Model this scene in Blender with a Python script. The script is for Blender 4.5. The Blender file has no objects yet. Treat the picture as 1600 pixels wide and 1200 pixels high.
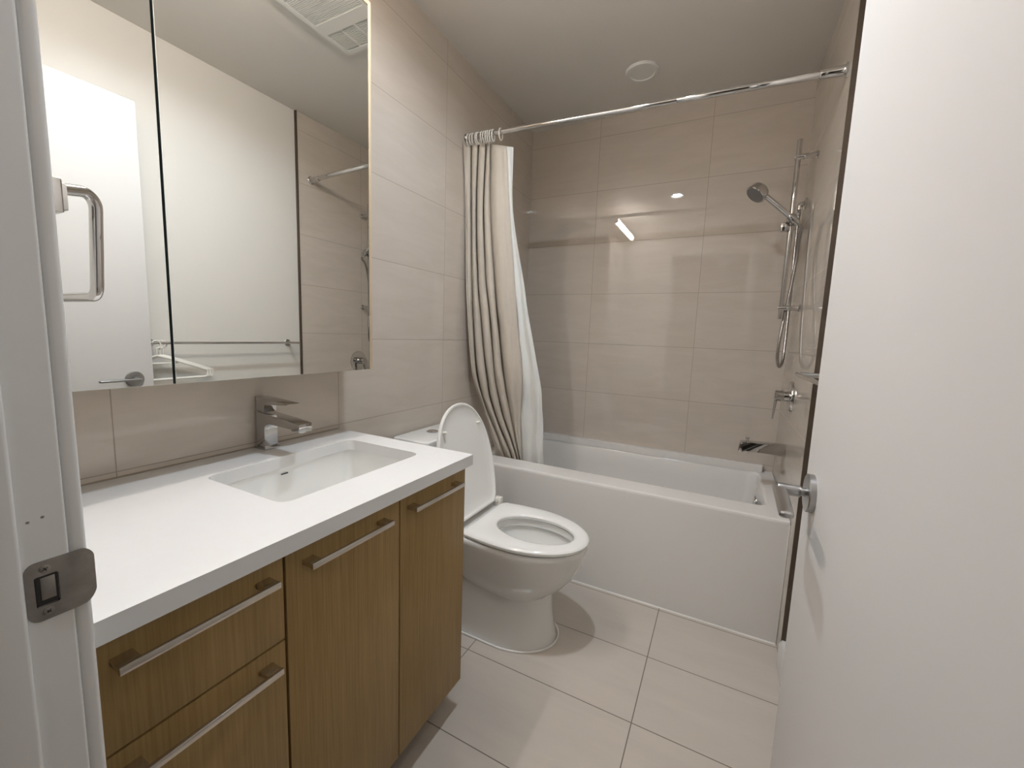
import bpy, bmesh, math, random
from mathutils import Vector, Matrix, Quaternion
random.seed(4)
PI = math.pi
sc = bpy.context.scene
C = sc.collection

# ------------------------------------------------------------------ camera
CAM = Vector((1.22806, -0.07170, 1.21866))
RIGHT = Vector((0.88859719, 0.45727354, 0.03599921))
UP = Vector((-0.08623459, 0.08945978, 0.99225024))
FWD = Vector((-0.4505093, 0.88481515, -0.11892651))
cam_data = bpy.data.cameras.new('camera')
cam_data.sensor_width = 36.0
cam_data.sensor_fit = 'HORIZONTAL'
cam_data.lens = 640.839 / 1600 * 36
cam_data.clip_start = 0.02
cam = bpy.data.objects.new('camera', cam_data)
C.objects.link(cam)
mw = Matrix.Identity(4)
for i in range(3):
    mw[i][0] = RIGHT[i]; mw[i][1] = UP[i]; mw[i][2] = -FWD[i]; mw[i][3] = CAM[i]
cam.matrix_world = mw
sc.camera = cam

# ------------------------------------------------------------------ world, exposure
w = bpy.data.worlds.new('world'); sc.world = w; w.use_nodes = True
w.node_tree.nodes['Background'].inputs[0].default_value = (0.75, 0.85, 1.0, 1)
w.node_tree.nodes['Background'].inputs[1].default_value = 0.05
sc.view_settings.view_transform = 'Standard'
sc.view_settings.look = 'None'
sc.view_settings.gamma = 1
sc.view_settings.use_curve_mapping = False
sc.view_settings.exposure = 0.0
LED_E = 850.0      # emission strength of the recessed lamp
BAR_E = 89.0       # emission strength of the vanity light bar
HALL_W = 3.5       # watts of the added hall fill light

# ------------------------------------------------------------------ dimensions
W, D, H = 1.524, 2.518, 2.535        # tile-to-tile width, back wall, ceiling
YT, HT = 1.810, 0.526                # tub front, tub rim height
HC, CD, YC = 0.855, 0.582, 0.955     # counter height, depth, right end
YN = 0.080                           # inner face of the wall with the doorway
XP = 1.536                           # painted part of the right wall
T = 0.3119; TX = 0.6223

# ------------------------------------------------------------------ materials
def new_mat(name):
    m = bpy.data.materials.new(name); m.use_nodes = True
    return m, m.node_tree, m.node_tree.nodes['Principled BSDF']

def mat(name, col, rough=0.5, metal=0.0, spec=0.5, coat=0.0, noise=0.0, nscale=8.0, bump=0.0, bscale=200.0, emit=None, es=0.0, sub=0.0, trans=0.0, ior=None, alpha=None):
    m, t, b = new_mat(name)
    b.inputs['Base Color'].default_value = (*col, 1)
    b.inputs['Roughness'].default_value = rough
    b.inputs['Metallic'].default_value = metal
    b.inputs['Specular IOR Level'].default_value = spec
    b.inputs['Coat Weight'].default_value = coat
    b.inputs['Coat Roughness'].default_value = 0.05
    if sub: b.inputs['Subsurface Weight'].default_value = sub
    if trans: b.inputs['Transmission Weight'].default_value = trans
    if ior: b.inputs['IOR'].default_value = ior
    if emit:
        b.inputs['Emission Color'].default_value = (*emit, 1); b.inputs['Emission Strength'].default_value = es
    tc = t.nodes.new('ShaderNodeTexCoord')
    n = t.nodes.new('ShaderNodeTexNoise'); n.inputs['Scale'].default_value = nscale; n.inputs['Detail'].default_value = 4
    t.links.new(tc.outputs['Object'], n.inputs['Vector'])
    if noise:
        mx = t.nodes.new('ShaderNodeMix'); mx.data_type = 'RGBA'
        mx.inputs[6].default_value = (*[c*(1-noise) for c in col], 1)
        mx.inputs[7].default_value = (*[min(1, c*(1+noise)) for c in col], 1)
        t.links.new(n.outputs['Fac'], mx.inputs[0]); t.links.new(mx.outputs[2], b.inputs['Base Color'])
    if bump:
        n2 = t.nodes.new('ShaderNodeTexNoise'); n2.inputs['Scale'].default_value = bscale
        t.links.new(tc.outputs['Object'], n2.inputs['Vector'])
        bp = t.nodes.new('ShaderNodeBump'); bp.inputs['Strength'].default_value = bump; bp.inputs['Distance'].default_value = 0.001
        t.links.new(n2.outputs['Fac'], bp.inputs['Height']); t.links.new(bp.outputs['Normal'], b.inputs['Normal'])
    return m

def tile_mat(name, ua, va, u0, v0, uw, vw, colA, colB, grout, rough=0.018, gw=0.0024, streak=(1.6, 1.6, 7.0), spec=0.5):
    """large rectangular tiles in world metres: ua / va are the axis numbers of the two directions"""
    m, t, b = new_mat(name)
    N, L = t.nodes, t.links
    tc = N.new('ShaderNodeTexCoord'); sp = N.new('ShaderNodeSeparateXYZ'); L.new(tc.outputs['Object'], sp.inputs[0])
    def math_(op, a, bv, clamp=False):
        n = N.new('ShaderNodeMath'); n.operation = op; n.use_clamp = clamp
        for i, x in enumerate((a, bv)):
            if x is None: continue
            if isinstance(x, (int, float)): n.inputs[i].default_value = x
            else: L.new(x, n.inputs[i])
        return n.outputs[0]
    ids = []; ds = []
    for ax, o0, wd in ((ua, u0, uw), (va, v0, vw)):
        q = math_('DIVIDE', math_('SUBTRACT', sp.outputs[ax], o0), wd)
        fl = math_('FLOOR', q, None)
        fr = math_('SUBTRACT', q, fl)
        e = math_('MINIMUM', fr, math_('SUBTRACT', 1.0, fr))
        ds.append(math_('MULTIPLY', e, wd)); ids.append(fl)
    d = math_('MINIMUM', ds[0], ds[1])
    mask = math_('LESS_THAN', d, gw/2)
    cmb = N.new('ShaderNodeCombineXYZ'); L.new(ids[0], cmb.inputs[0]); L.new(ids[1], cmb.inputs[1])
    wn = N.new('ShaderNodeTexWhiteNoise'); L.new(cmb.outputs[0], wn.inputs['Vector'])
    # each tile gets its own stretch of the stone pattern
    off = N.new('ShaderNodeVectorMath'); off.operation = 'MULTIPLY_ADD'
    L.new(wn.outputs['Color'], off.inputs[0]); off.inputs[1].default_value = (7, 7, 7); L.new(tc.outputs['Object'], off.inputs[2])
    mp = N.new('ShaderNodeMapping'); mp.inputs['Scale'].default_value = streak; mp.inputs['Rotation'].default_value = (0.12, 0.08, 0.0)
    L.new(off.outputs[0], mp.inputs['Vector'])
    ns = N.new('ShaderNodeTexNoise'); ns.inputs['Scale'].default_value = 2.2; ns.inputs['Detail'].default_value = 7; ns.inputs['Roughness'].default_value = 0.6
    ns.inputs['Distortion'].default_value = 0.6
    L.new(mp.outputs[0], ns.inputs['Vector'])
    rp = N.new('ShaderNodeValToRGB'); rp.color_ramp.elements[0].position = 0.36; rp.color_ramp.elements[1].position = 0.66
    rp.color_ramp.elements[0].color = (*colA, 1); rp.color_ramp.elements[1].color = (*colB, 1)
    L.new(ns.outputs['Fac'], rp.inputs[0])
    mx = N.new('ShaderNodeMix'); mx.data_type = 'RGBA'; L.new(mask, mx.inputs[0]); L.new(rp.outputs[0], mx.inputs[6]); mx.inputs[7].default_value = (*grout, 1)
    L.new(mx.outputs[2], b.inputs['Base Color'])
    rg = math_('ADD', math_('MULTIPLY', mask, 0.6), rough)
    L.new(rg, b.inputs['Roughness'])
    b.inputs['Specular IOR Level'].default_value = spec; b.inputs['IOR'].default_value = 1.58
    wv = N.new('ShaderNodeTexNoise'); wv.inputs['Scale'].default_value = 5.0; wv.inputs['Detail'].default_value = 1
    L.new(off.outputs[0], wv.inputs['Vector'])
    hh = math_('SUBTRACT', math_('MULTIPLY', wv.outputs['Fac'], 0.04), math_('MULTIPLY', mask, 0.5))
    bp = N.new('ShaderNodeBump'); bp.inputs['Strength'].default_value = 0.25; bp.inputs['Distance'].default_value = 0.002
    L.new(hh, bp.inputs['Height']); L.new(bp.outputs['Normal'], b.inputs['Normal'])
    return m

def wood_mat(name):
    m, t, b = new_mat(name); N, L = t.nodes, t.links
    tc = N.new('ShaderNodeTexCoord')
    mp = N.new('ShaderNodeMapping'); mp.inputs['Scale'].default_value = (60, 60, 1.6); L.new(tc.outputs['Object'], mp.inputs['Vector'])
    n1 = N.new('ShaderNodeTexNoise'); n1.inputs['Scale'].default_value = 3.0; n1.inputs['Detail'].default_value = 6; n1.inputs['Roughness'].default_value = 0.65
    L.new(mp.outputs[0], n1.inputs['Vector'])
    mp2 = N.new('ShaderNodeMapping'); mp2.inputs['Scale'].default_value = (12, 12, 0.5); L.new(tc.outputs['Object'], mp2.inputs['Vector'])
    n2 = N.new('ShaderNodeTexNoise'); n2.inputs['Scale'].default_value = 2.0; n2.inputs['Detail'].default_value = 2; L.new(mp2.outputs[0], n2.inputs['Vector'])
    r1 = N.new('ShaderNodeValToRGB'); e = r1.color_ramp.elements
    e[0].position = 0.30; e[0].color = WOOD[0]; e[1].position = 0.70; e[1].color = WOOD[1]
    L.new(n1.outputs['Fac'], r1.inputs[0])
    mx = N.new('ShaderNodeMix'); mx.data_type = 'RGBA'; mx.blend_type = 'MULTIPLY'; mx.inputs[0].default_value = 0.5
    r2 = N.new('ShaderNodeValToRGB'); r2.color_ramp.elements[0].position = 0.35; r2.color_ramp.elements[0].color = (0.84, 0.83, 0.80, 1)
    r2.color_ramp.elements[1].position = 0.65; r2.color_ramp.elements[1].color = (1, 1, 1, 1)
    L.new(n2.outputs['Fac'], r2.inputs[0]); L.new(r1.outputs[0], mx.inputs[6]); L.new(r2.outputs[0], mx.inputs[7])
    L.new(mx.outputs[2], b.inputs['Base Color'])
    b.inputs['Roughness'].default_value = 0.42
    b.inputs['Specular IOR Level'].default_value = 0.35
    bp = N.new('ShaderNodeBump'); bp.inputs['Strength'].default_value = 0.15; bp.inputs['Distance'].default_value = 0.0005
    L.new(n1.outputs['Fac'], bp.inputs['Height']); L.new(bp.outputs['Normal'], b.inputs['Normal'])
    return m
WOOD = ((0.255, 0.157, 0.052, 1), (0.36, 0.24, 0.092, 1))

TA, TB, TG = (0.555, 0.495, 0.425), (0.595, 0.535, 0.465), (0.33, 0.28, 0.22)
M = {}
M['tile_left'] = tile_mat('beige stone tile left', 1, 2, 0.333, 0.870, TX, T, TA, TB, TG)
M['tile_back'] = tile_mat('beige stone tile back', 0, 2, 0.453, 0.870, TX, T, TA, TB, TG)
M['tile_right'] = tile_mat('beige stone tile right', 1, 2, 0.333, 0.870, TX, T, TA, TB, TG)
M['tile_floor'] = tile_mat('beige floor tile', 0, 1, 0.447, 1.1674, TX, T, (0.55, 0.50, 0.44), (0.585, 0.53, 0.465), (0.17, 0.14, 0.11), rough=0.16, gw=0.0034, streak=(1.0, 6.0, 1.0))
M['wall'] = mat('off white wall paint', (0.72, 0.695, 0.645), 0.45, bump=0.05)
M['ceiling'] = mat('ceiling paint', (0.72, 0.69, 0.64), 0.6, bump=0.1, bscale=120)
M['door'] = mat('white satin door paint', (0.655, 0.64, 0.62), 0.5, spec=0.35, bump=0.03, bscale=60)
M['trim'] = mat('white gloss trim paint', (0.68, 0.675, 0.655), 0.25, bump=0.1, bscale=40)
M['chrome'] = mat('chrome', (0.64, 0.63, 0.62), 0.05, 1.0)
M['chrome_dark'] = mat('polished chrome', (0.52, 0.51, 0.50), 0.04, 1.0)
M['hose'] = mat('steel spiral hose', (0.40, 0.385, 0.365), 0.22, 1.0, bump=0.4, bscale=900)
M['wood_lit'] = mat('lit oak veneer', (0.56, 0.45, 0.31), 0.4, noise=0.06, nscale=40)  # paler than the oak: light falling on the frame is put into the colour
M['satin'] = mat('satin nickel', (0.45, 0.445, 0.44), 0.28, 1.0)
M['steel'] = mat('worn steel', (0.30, 0.28, 0.26), 0.35, 1.0, noise=0.35, nscale=60)
M['handle'] = mat('brushed nickel bar', (0.62, 0.58, 0.53), 0.22, 1.0)
M['trim_metal'] = mat('dark bronze edge trim', (0.10, 0.075, 0.055), 0.4, 0.5)
M['quartz'] = mat('white quartz', (0.71, 0.71, 0.70), 0.14, noise=0.015, nscale=40)
M['porcelain'] = mat('white porcelain', (0.80, 0.80, 0.775), 0.05, coat=0.4)
M['seat'] = mat('white seat plastic', (0.84, 0.84, 0.81), 0.12)
M['acrylic'] = mat('white tub acrylic', (0.80, 0.785, 0.755), 0.10, coat=0.2)
M['caulk'] = mat('white sealant', (0.80, 0.78, 0.74), 0.4)
M['grout'] = mat('grey sealant', (0.33, 0.28, 0.22), 0.6)
M['wood'] = wood_mat('light oak veneer')
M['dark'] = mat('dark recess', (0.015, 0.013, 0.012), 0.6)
M['mirror'] = mat('mirror glass', (0.855, 0.875, 0.86), 0.0, 1.0)
M['edge'] = mat('glass edge', (0.10, 0.13, 0.12), 0.15)
M['curtain'] = mat('beige curtain fabric', (0.56, 0.51, 0.435), 0.5, noise=0.05, nscale=30, bump=0.15, bscale=400)
M['liner'] = mat('white plastic liner', (0.86, 0.84, 0.79), 0.28, sub=0.15, noise=0.03, nscale=14, bump=0.3, bscale=30)
M['ring'] = mat('white plastic', (0.82, 0.80, 0.74), 0.3)
M['vent'] = mat('white vent plastic', (0.74, 0.73, 0.69), 0.45)
M['rubber'] = mat('grey nozzle face', (0.16, 0.155, 0.15), 0.4)
M['water'] = mat('toilet water', (0.55, 0.60, 0.60), 0.0, trans=0.8, ior=1.33)
M['led'] = mat('led lens', (1, 1, 1), 0.4, emit=(0.84, 0.94, 1.06), es=LED_E)
M['bar'] = mat('light bar diffuser', (1, 1, 1), 0.4, emit=(1.0, 0.90, 0.84), es=BAR_E)
M['hall_floor'] = mat('hall laminate', (0.30, 0.22, 0.15), 0.35, noise=0.1, nscale=10)

# ------------------------------------------------------------------ mesh helpers
def box(bm, x0, x1, y0, y1, z0, z1, bev=0.0, seg=2):
    vs = [bm.verts.new((x, y, z)) for z in (z0, z1) for x, y in ((x0, y0), (x1, y0), (x1, y1), (x0, y1))]
    fs = [bm.faces.new([vs[i] for i in f]) for f in ((3, 2, 1, 0), (4, 5, 6, 7), (0, 1, 5, 4), (1, 2, 6, 5), (2, 3, 7, 6), (3, 0, 4, 7))]
    if bev > 0:
        es = list({e for f in fs for e in f.edges})
        bmesh.ops.bevel(bm, geom=es, offset=bev, segments=seg, profile=0.5, affect='EDGES')

def frame(d):
    d = Vector(d).normalized()
    a = Vector((0, 0, 1)) if abs(d.z) < 0.9 else Vector((1, 0, 0))
    u = d.cross(a).normalized(); return u, d.cross(u).normalized()

def loft(bm, rings, cap0=True, cap1=True, closed=False):
    R = [[bm.verts.new(p) for p in r] for r in rings]
    n = len(R[0])
    pairs = list(zip(R[:-1], R[1:])) + ([(R[-1], R[0])] if closed else [])
    for a, b in pairs:
        for i in range(n):
            bm.faces.new((a[i], a[(i+1) % n], b[(i+1) % n], b[i]))
    if cap0 and not closed: bm.faces.new(R[0][::-1])
    if cap1 and not closed: bm.faces.new(R[-1])
    return R

def circ(c, d, r, n=24, ph=0.0):
    u, v = frame(d); c = Vector(c)
    return [c + (u*math.cos(2*PI*i/n+ph) + v*math.sin(2*PI*i/n+ph))*r for i in range(n)]

def cyl(bm, p0, p1, r, n=24, r1=None, bev=0.0):
    p0, p1 = Vector(p0), Vector(p1); d = (p1-p0).normalized(); r1 = r if r1 is None else r1
    if bev:
        rings = [circ(p0, d, r-bev, n), circ(p0+d*bev*0.3, d, r-bev*0.3, n), circ(p0+d*bev, d, r, n), circ(p1-d*bev, d, r1, n), circ(p1-d*bev*0.3, d, r1-bev*0.3, n), circ(p1, d, r1-bev, n)]
    else: rings = [circ(p0, d, r, n), circ(p1, d, r1, n)]
    loft(bm, rings)

def lathe(bm, base, d, prof, n=32):
    """prof: list of (distance along d, radius)"""
    base = Vector(base); d = Vector(d).normalized()
    loft(bm, [circ(base+d*h, d, max(r, 0.0002), n) for h, r in prof])

def catmull(P, k=8):
    P = [Vector(p) for p in P]; out = []
    for i in range(len(P)-1):
        a = P[i-1] if i else P[0]*2-P[1]; b, c = P[i], P[i+1]; e = P[i+2] if i+2 < len(P) else P[-1]*2-P[-2]
        for j in range(k):
            t = j/k
            out.append(0.5*((2*b)+(c-a)*t+(2*a-5*b+4*c-e)*t*t+(3*b-a-3*c+e)*t**3))
    out.append(P[-1]); return out

def tube(bm, pts, r, n=12, closed=False, rx=None):
    pts = [Vector(p) for p in pts]; m = len(pts); rings = []
    u = None
    for i, p in enumerate(pts):
        if closed: d = (pts[(i+1) % m]-pts[i-1]).normalized()
        else: d = (pts[min(i+1, m-1)]-pts[max(i-1, 0)]).normalized()
        if u is None: u, _ = frame(d)
        u = (u - d*u.dot(d)).normalized(); v = d.cross(u)
        rings.append([p+(u*math.cos(2*PI*k/n)+v*math.sin(2*PI*k/n)*(rx or 1))*r for k in range(n)])
    loft(bm, rings, closed=closed)

def corner_path(P, rad, k=8):
    """polyline with rounded corners"""
    P = [Vector(p) for p in P]; out = [P[0]]
    for a, b, c in zip(P[:-2], P[1:-1], P[2:]):
        d0 = (a-b).normalized(); d1 = (c-b).normalized(); ang = d0.angle(d1)
        t = rad/math.tan(ang/2); cen = b+(d0+d1).normalized()*(rad/math.sin(ang/2))
        s = b+d0*t-cen; e = b+d1*t-cen
        om = s.angle(e)
        for i in range(k+1): out.append(cen+(s*math.sin((1-i/k)*om)+e*math.sin(i/k*om))/math.sin(om))
    out.append(P[-1]); return out

def prism(bm, poly, axis, a0, a1, bev=0.0):
    """extrude a 2D polygon; axis 'y': poly is (x,z); 'x': (y,z); 'z': (x,y)"""
    def P(p, a): return {'y': (p[0], a, p[1]), 'x': (a, p[0], p[1]), 'z': (p[0], p[1], a)}[axis]
    R = loft(bm, [[P(p, a0) for p in poly], [P(p, a1) for p in poly]])
    if bev:
        es = list({e for r in R for v in r for e in v.link_edges})
        bmesh.ops.bevel(bm, geom=es, offset=bev, segments=2, profile=0.5, affect='EDGES')

def rrect(x0, x1, y0, y1, r, k=8):
    out = []
    for cx, cy, a in ((x1-r, y1-r, 0), (x0+r, y1-r, PI/2), (x0+r, y0+r, PI), (x1-r, y0+r, 1.5*PI)):
        for i in range(k+1):
            t = a+PI/2*i/k; out.append((cx+r*math.cos(t), cy+r*math.sin(t)))
    return out

def plate_with_hole(bm, outer, inner, z0, z1):
    loops = []
    for z in (z0, z1):
        L = []
        for poly in (outer, inner):
            vs = [bm.verts.new((x, y, z)) for x, y in poly]
            es = [bm.edges.new((vs[i], vs[(i+1) % len(vs)])) for i in range(len(vs))]
            L.append((vs, es))
        bmesh.ops.triangle_fill(bm, use_beauty=True, edges=L[0][1]+L[1][1])
        loops.append(L)
    for k in range(2):
        a, b = loops[0][k][0], loops[1][k][0]
        for i in range(len(a)):
            j = (i+1) % len(a)
            bm.faces.new((a[i], a[j], b[j], b[i]))

def by_angle(poly, cx, cy, n=64):
    """resample a closed outline at n even angles around (cx, cy)"""
    out = []
    m = len(poly)
    for k in range(n):
        t = 2*PI*k/n; dx, dy = math.cos(t), math.sin(t); best = None
        for i in range(m):
            x0, y0 = poly[i][0]-cx, poly[i][1]-cy; x1, y1 = poly[(i+1) % m][0]-cx, poly[(i+1) % m][1]-cy
            den = dx*(y1-y0)-dy*(x1-x0)
            if abs(den) < 1e-12: continue
            s = (x0*(y1-y0)-y0*(x1-x0))/den; q = (x0*dy-y0*dx)/den
            if s > 0 and -1e-6 <= q <= 1+1e-6 and (best is None or s > best): best = s
        out.append((cx+dx*best, cy+dy*best))
    return out

def wpos(o):
    v = Vector((0, 0, 0))
    while o: v += Vector(o.location); o = o.parent
    return v

def obj(name, bm, m, parent=None, smooth=True, ang=35):
    bmesh.ops.remove_doubles(bm, verts=bm.verts, dist=1e-6)
    bmesh.ops.recalc_face_normals(bm, faces=bm.faces)
    off = wpos(parent) if parent else None
    if off is not None:
        for v in bm.verts: v.co -= off
    if smooth:
        for f in bm.faces: f.smooth = True
        for e in bm.edges:
            if len(e.link_faces) == 2 and e.calc_face_angle(0) > math.radians(ang): e.smooth = False
    me = bpy.data.meshes.new(name); bm.to_mesh(me); bm.free()
    mats = m if isinstance(m, (list, tuple)) else [m]
    for k in mats: me.materials.append(M[k])
    o = bpy.data.objects.new(name, me); C.objects.link(o)
    if parent: o.parent = parent
    return o

def NB(): return bmesh.new()
def bx(name, m, parent, *a, **k):
    bm = NB(); box(bm, *a, **k); return obj(name, bm, m, parent)
def thing(name, label, cat, loc=(0, 0, 0), group=None):
    o = bpy.data.objects.new(name, None); C.objects.link(o); o.location = loc; o.empty_display_size = 0.05
    return tag(o, label, cat, group)
def tag(o, label, cat, group=None, kind=None):
    o['label'] = label; o['category'] = cat
    if group: o['group'] = group
    if kind: o['kind'] = kind
    return o
def struct(name, bm, m, label, cat, parent=None):
    o = obj(name, bm, m, parent)
    if parent is None:
        o['kind'] = 'structure'; o['label'] = label; o['category'] = cat
    return o
def sbox(name, m, label, cat, *a, **k):
    bm = NB(); box(bm, *a, **k); return struct(name, bm, m, label, cat)

# ------------------------------------------------------------------ room shell
XJ = 0.642      # face of the strike-side jamb
XH = 1.412      # hinge side of the opening
ZD = 2.155      # top of the opening
YH = -1.55      # far wall of the hall
sbox('floor', 'tile_floor', 'beige large format floor tile laid across the bathroom', 'floor', -0.02, XP+0.1, -0.02, D+0.02, -0.05, 0.0)
sbox('floor', 'hall_floor', 'brown hall floor outside the doorway', 'floor', -1.2, 2.6, YH-0.1, -0.02, -0.05, 0.0)
bm = NB(); plate_with_hole(bm, [(-0.1, -0.02), (XP+0.1, -0.02), (XP+0.1, D+0.1), (-0.1, D+0.1)], [(0.732+0.051*math.cos(2*PI*i/40), 0.945+0.051*math.sin(2*PI*i/40)) for i in range(40)], H, H+0.05)
struct('ceiling', bm, 'ceiling', 'plain off white painted ceiling above the bathroom', 'ceiling')
sbox('ceiling', 'ceiling', 'hall ceiling outside the doorway', 'ceiling', -1.2, 2.6, YH-0.1, -0.02, H, H+0.05)
sbox('wall_left', 'tile_left', 'glossy beige tiled wall behind vanity and toilet', 'wall', -0.1, 0.0, -0.02, D+0.1, 0.0, H)
sbox('wall_back', 'tile_back', 'glossy beige tiled wall behind the bathtub', 'wall', 0.0, W, D, D+0.1, 0.0, H)
sbox('wall_right', 'tile_right', 'glossy beige tiled wall carrying the shower fittings', 'wall', W, XP+0.1, 1.697, D, 0.0, H)
sbox('wall_right', 'wall', 'off white painted wall behind the open door', 'wall', XP, XP+0.1, -0.02, 1.690, 0.0, H)
bm = NB()
box(bm, 0.0, XJ-0.02, -0.02, YN, 0.0, H); box(bm, XH+0.02, XP, -0.02, YN, 0.0, H); box(bm, XJ-0.02, XH+0.02, -0.02, YN, ZD+0.02, H)
struct('wall_front', bm, 'wall', 'off white painted wall around the doorway', 'wall')
bm = NB()
box(bm, -1.2, 2.6, YH-0.1, YH, 0, H); box(bm, -1.3, -1.2, YH, -0.02, 0, H); box(bm, 2.6, 2.7, YH, -0.02, 0, H)
box(bm, -1.2, -0.1, -0.12, -0.02, 0, H); box(bm, XP+0.1, 2.6, -0.12, -0.02, 0, H)
struct('wall_hall', bm, 'wall', 'painted wall of the hall behind the viewer', 'wall')
sbox('trim_1', 'trim_metal', 'slim dark metal edge strip where tile meets painted wall', 'tile trim', W-0.005, XP+0.004, 1.690, 1.697, 0.0, H)
bm = NB(); prism(bm, [(XP, 0), (XP-0.023, 0), (XP-0.023, 0.088), (XP-0.014, 0.104), (XP, 0.104)], 'y', 0.10, 1.689)
struct('baseboard_right', bm, 'trim', 'white baseboard along the painted right wall', 'baseboard')
# jamb, stop and casing of the doorway
bm = NB()
prism(bm, rrect(XJ-0.02, XJ, -0.075, YN, 0.003, 3), 'z', 0, ZD+0.02)
prism(bm, rrect(XJ-0.004, XJ+0.012, -0.04, 0.045, 0.004, 3), 'z', 0, ZD)
prism(bm, rrect(XH, XH+0.02, -0.075, YN, 0.003, 3), 'z', 0, ZD+0.02)
prism(bm, rrect(XH-0.012, XH+0.004, -0.04, 0.040, 0.004, 3), 'z', 0, ZD)
box(bm, XJ-0.02, XH+0.02, -0.075, YN, ZD, ZD+0.02, bev=0.002)
box(bm, XJ, XH, -0.04, 0.040, ZD-0.012, ZD+0.004, bev=0.003)
jamb = struct('trim_2', bm, 'trim', 'white painted door jamb with rounded stop in left foreground', 'door jamb')
bm = NB()
cw = 0.038
prism(bm, rrect(XJ-0.005-cw, XJ-0.005, YN, YN+0.015, 0.005, 4), 'z', 0, ZD+cw)
prism(bm, rrect(XH+0.012, XH+0.012+cw, YN, YN+0.015, 0.005, 4), 'z', 0, ZD+cw)
box(bm, XJ-0.005, XH+0.012, YN, YN+0.015, ZD+0.005, ZD+cw, bev=0.004)
casing = struct('trim_3', bm, 'trim', 'white casing around the doorway on the bathroom side', 'door casing')
for y, z in ((0.0535, 1.0205), (0.0635, 1.0225)):
    bm = NB(); lathe(bm, (XJ+0.0001, y, z), (1, 0, 0), [(0, 0.0014), (0.0002, 0.0013), (0.00025, 0.0006)], 12)
    nh = obj('filled_nail_hole', bm, 'steel', jamb)
# latch strike plate on the jamb
bm = NB()
zc = 0.947
def strike_out(y):   # x of the plate surface: flat on the jamb, lip curls over the edge
    return XJ+0.0018 if y < 0.080 else XJ+0.0018-((y-0.080)/0.019)**2*0.0045
outer = rrect(0.047, 0.0985, zc-0.031, zc+0.031, 0.009, 5)
inner = rrect(0.053, 0.070, zc-0.016, zc+0.016, 0.002, 2)
tmp = NB(); plate_with_hole(tmp, outer, inner, 0.0, 0.0018)
bmesh.ops.subdivide_edges(tmp, edges=[e for e in tmp.edges if abs(e.verts[0].co.x-e.verts[1].co.x) > 0.012], cuts=4)
bmesh.ops.triangulate(tmp, faces=tmp.faces)
for v in tmp.verts:
    y, z, h = v.co.x, v.co.y, v.co.z
    s = strike_out(y)-0.0018
    if y > 0.085: # rounded tip of the lip
        z = zc+(z-zc)*(1-0.18*((y-0.085)/0.0135)**2)
    v.co = (s+h, y, z)
strike = obj('strike_plate', tmp, 'steel', jamb); strike['label'] = 'tarnished steel latch plate screwed to the jamb'
bm = NB(); box(bm, XJ-0.0195, XJ-0.018, 0.0535, 0.0695, zc-0.0155, zc+0.0155); box(bm, XJ+0.0001, XJ+0.0006, 0.0535, 0.0695, zc-0.0155, zc+0.0155)
obj('latch_hole', bm, 'dark', strike)
bm = NB(); box(bm, XJ+0.0006, XJ+0.0012, 0.0572, 0.0675, zc-0.010, zc+0.0135, bev=0.0002)
h = obj('latch_backing', bm, 'steel', strike)
for dz in (0.0225, -0.0225):
    bm = NB(); lathe(bm, (XJ+0.0016, 0.061, zc+dz), (1, 0, 0), [(0, 0.0042), (0.0006, 0.0042), (0.0010, 0.0030)], 20)
    s = obj('screw', bm, 'steel', strike)
    bm = NB()
    a = 0.5 if dz > 0 else 0.9
    for k in range(2):
        t = a+k*PI/2; u = Vector((0, math.cos(t), math.sin(t))); v = Vector((0, -u.z, u.y)); c0 = Vector((XJ+0.0026, 0.061, zc+dz))
        loft(bm, [[c0+u*0.0021*i+v*0.0004*j for i, j in ((1, 1), (-1, 1), (-1, -1), (1, -1))], [c0+Vector((0.0002, 0, 0))+u*0.0021*i+v*0.0004*j for i, j in ((1, 1), (-1, 1), (-1, -1), (1, -1))]])
    bm2 = bm
    bmesh.ops.recalc_face_normals(bm2, faces=bm2.faces)
    me = bpy.data.meshes.new('slot')
    offv = wpos(s)
    bm2.to_mesh(me); bm2.free(); me.materials.append(M['dark'])
    me.transform(Matrix.Translation(-offv))
    # the cross slot is a face set of the screw itself
    smesh = NB(); smesh.from_mesh(s.data); n0 = len(smesh.faces); smesh.from_mesh(me); smesh.faces.ensure_lookup_table()
    for f in list(smesh.faces)[n0:]: f.material_index = 1
    s.data.materials.append(M['dark']); smesh.to_mesh(s.data); smesh.free()

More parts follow.
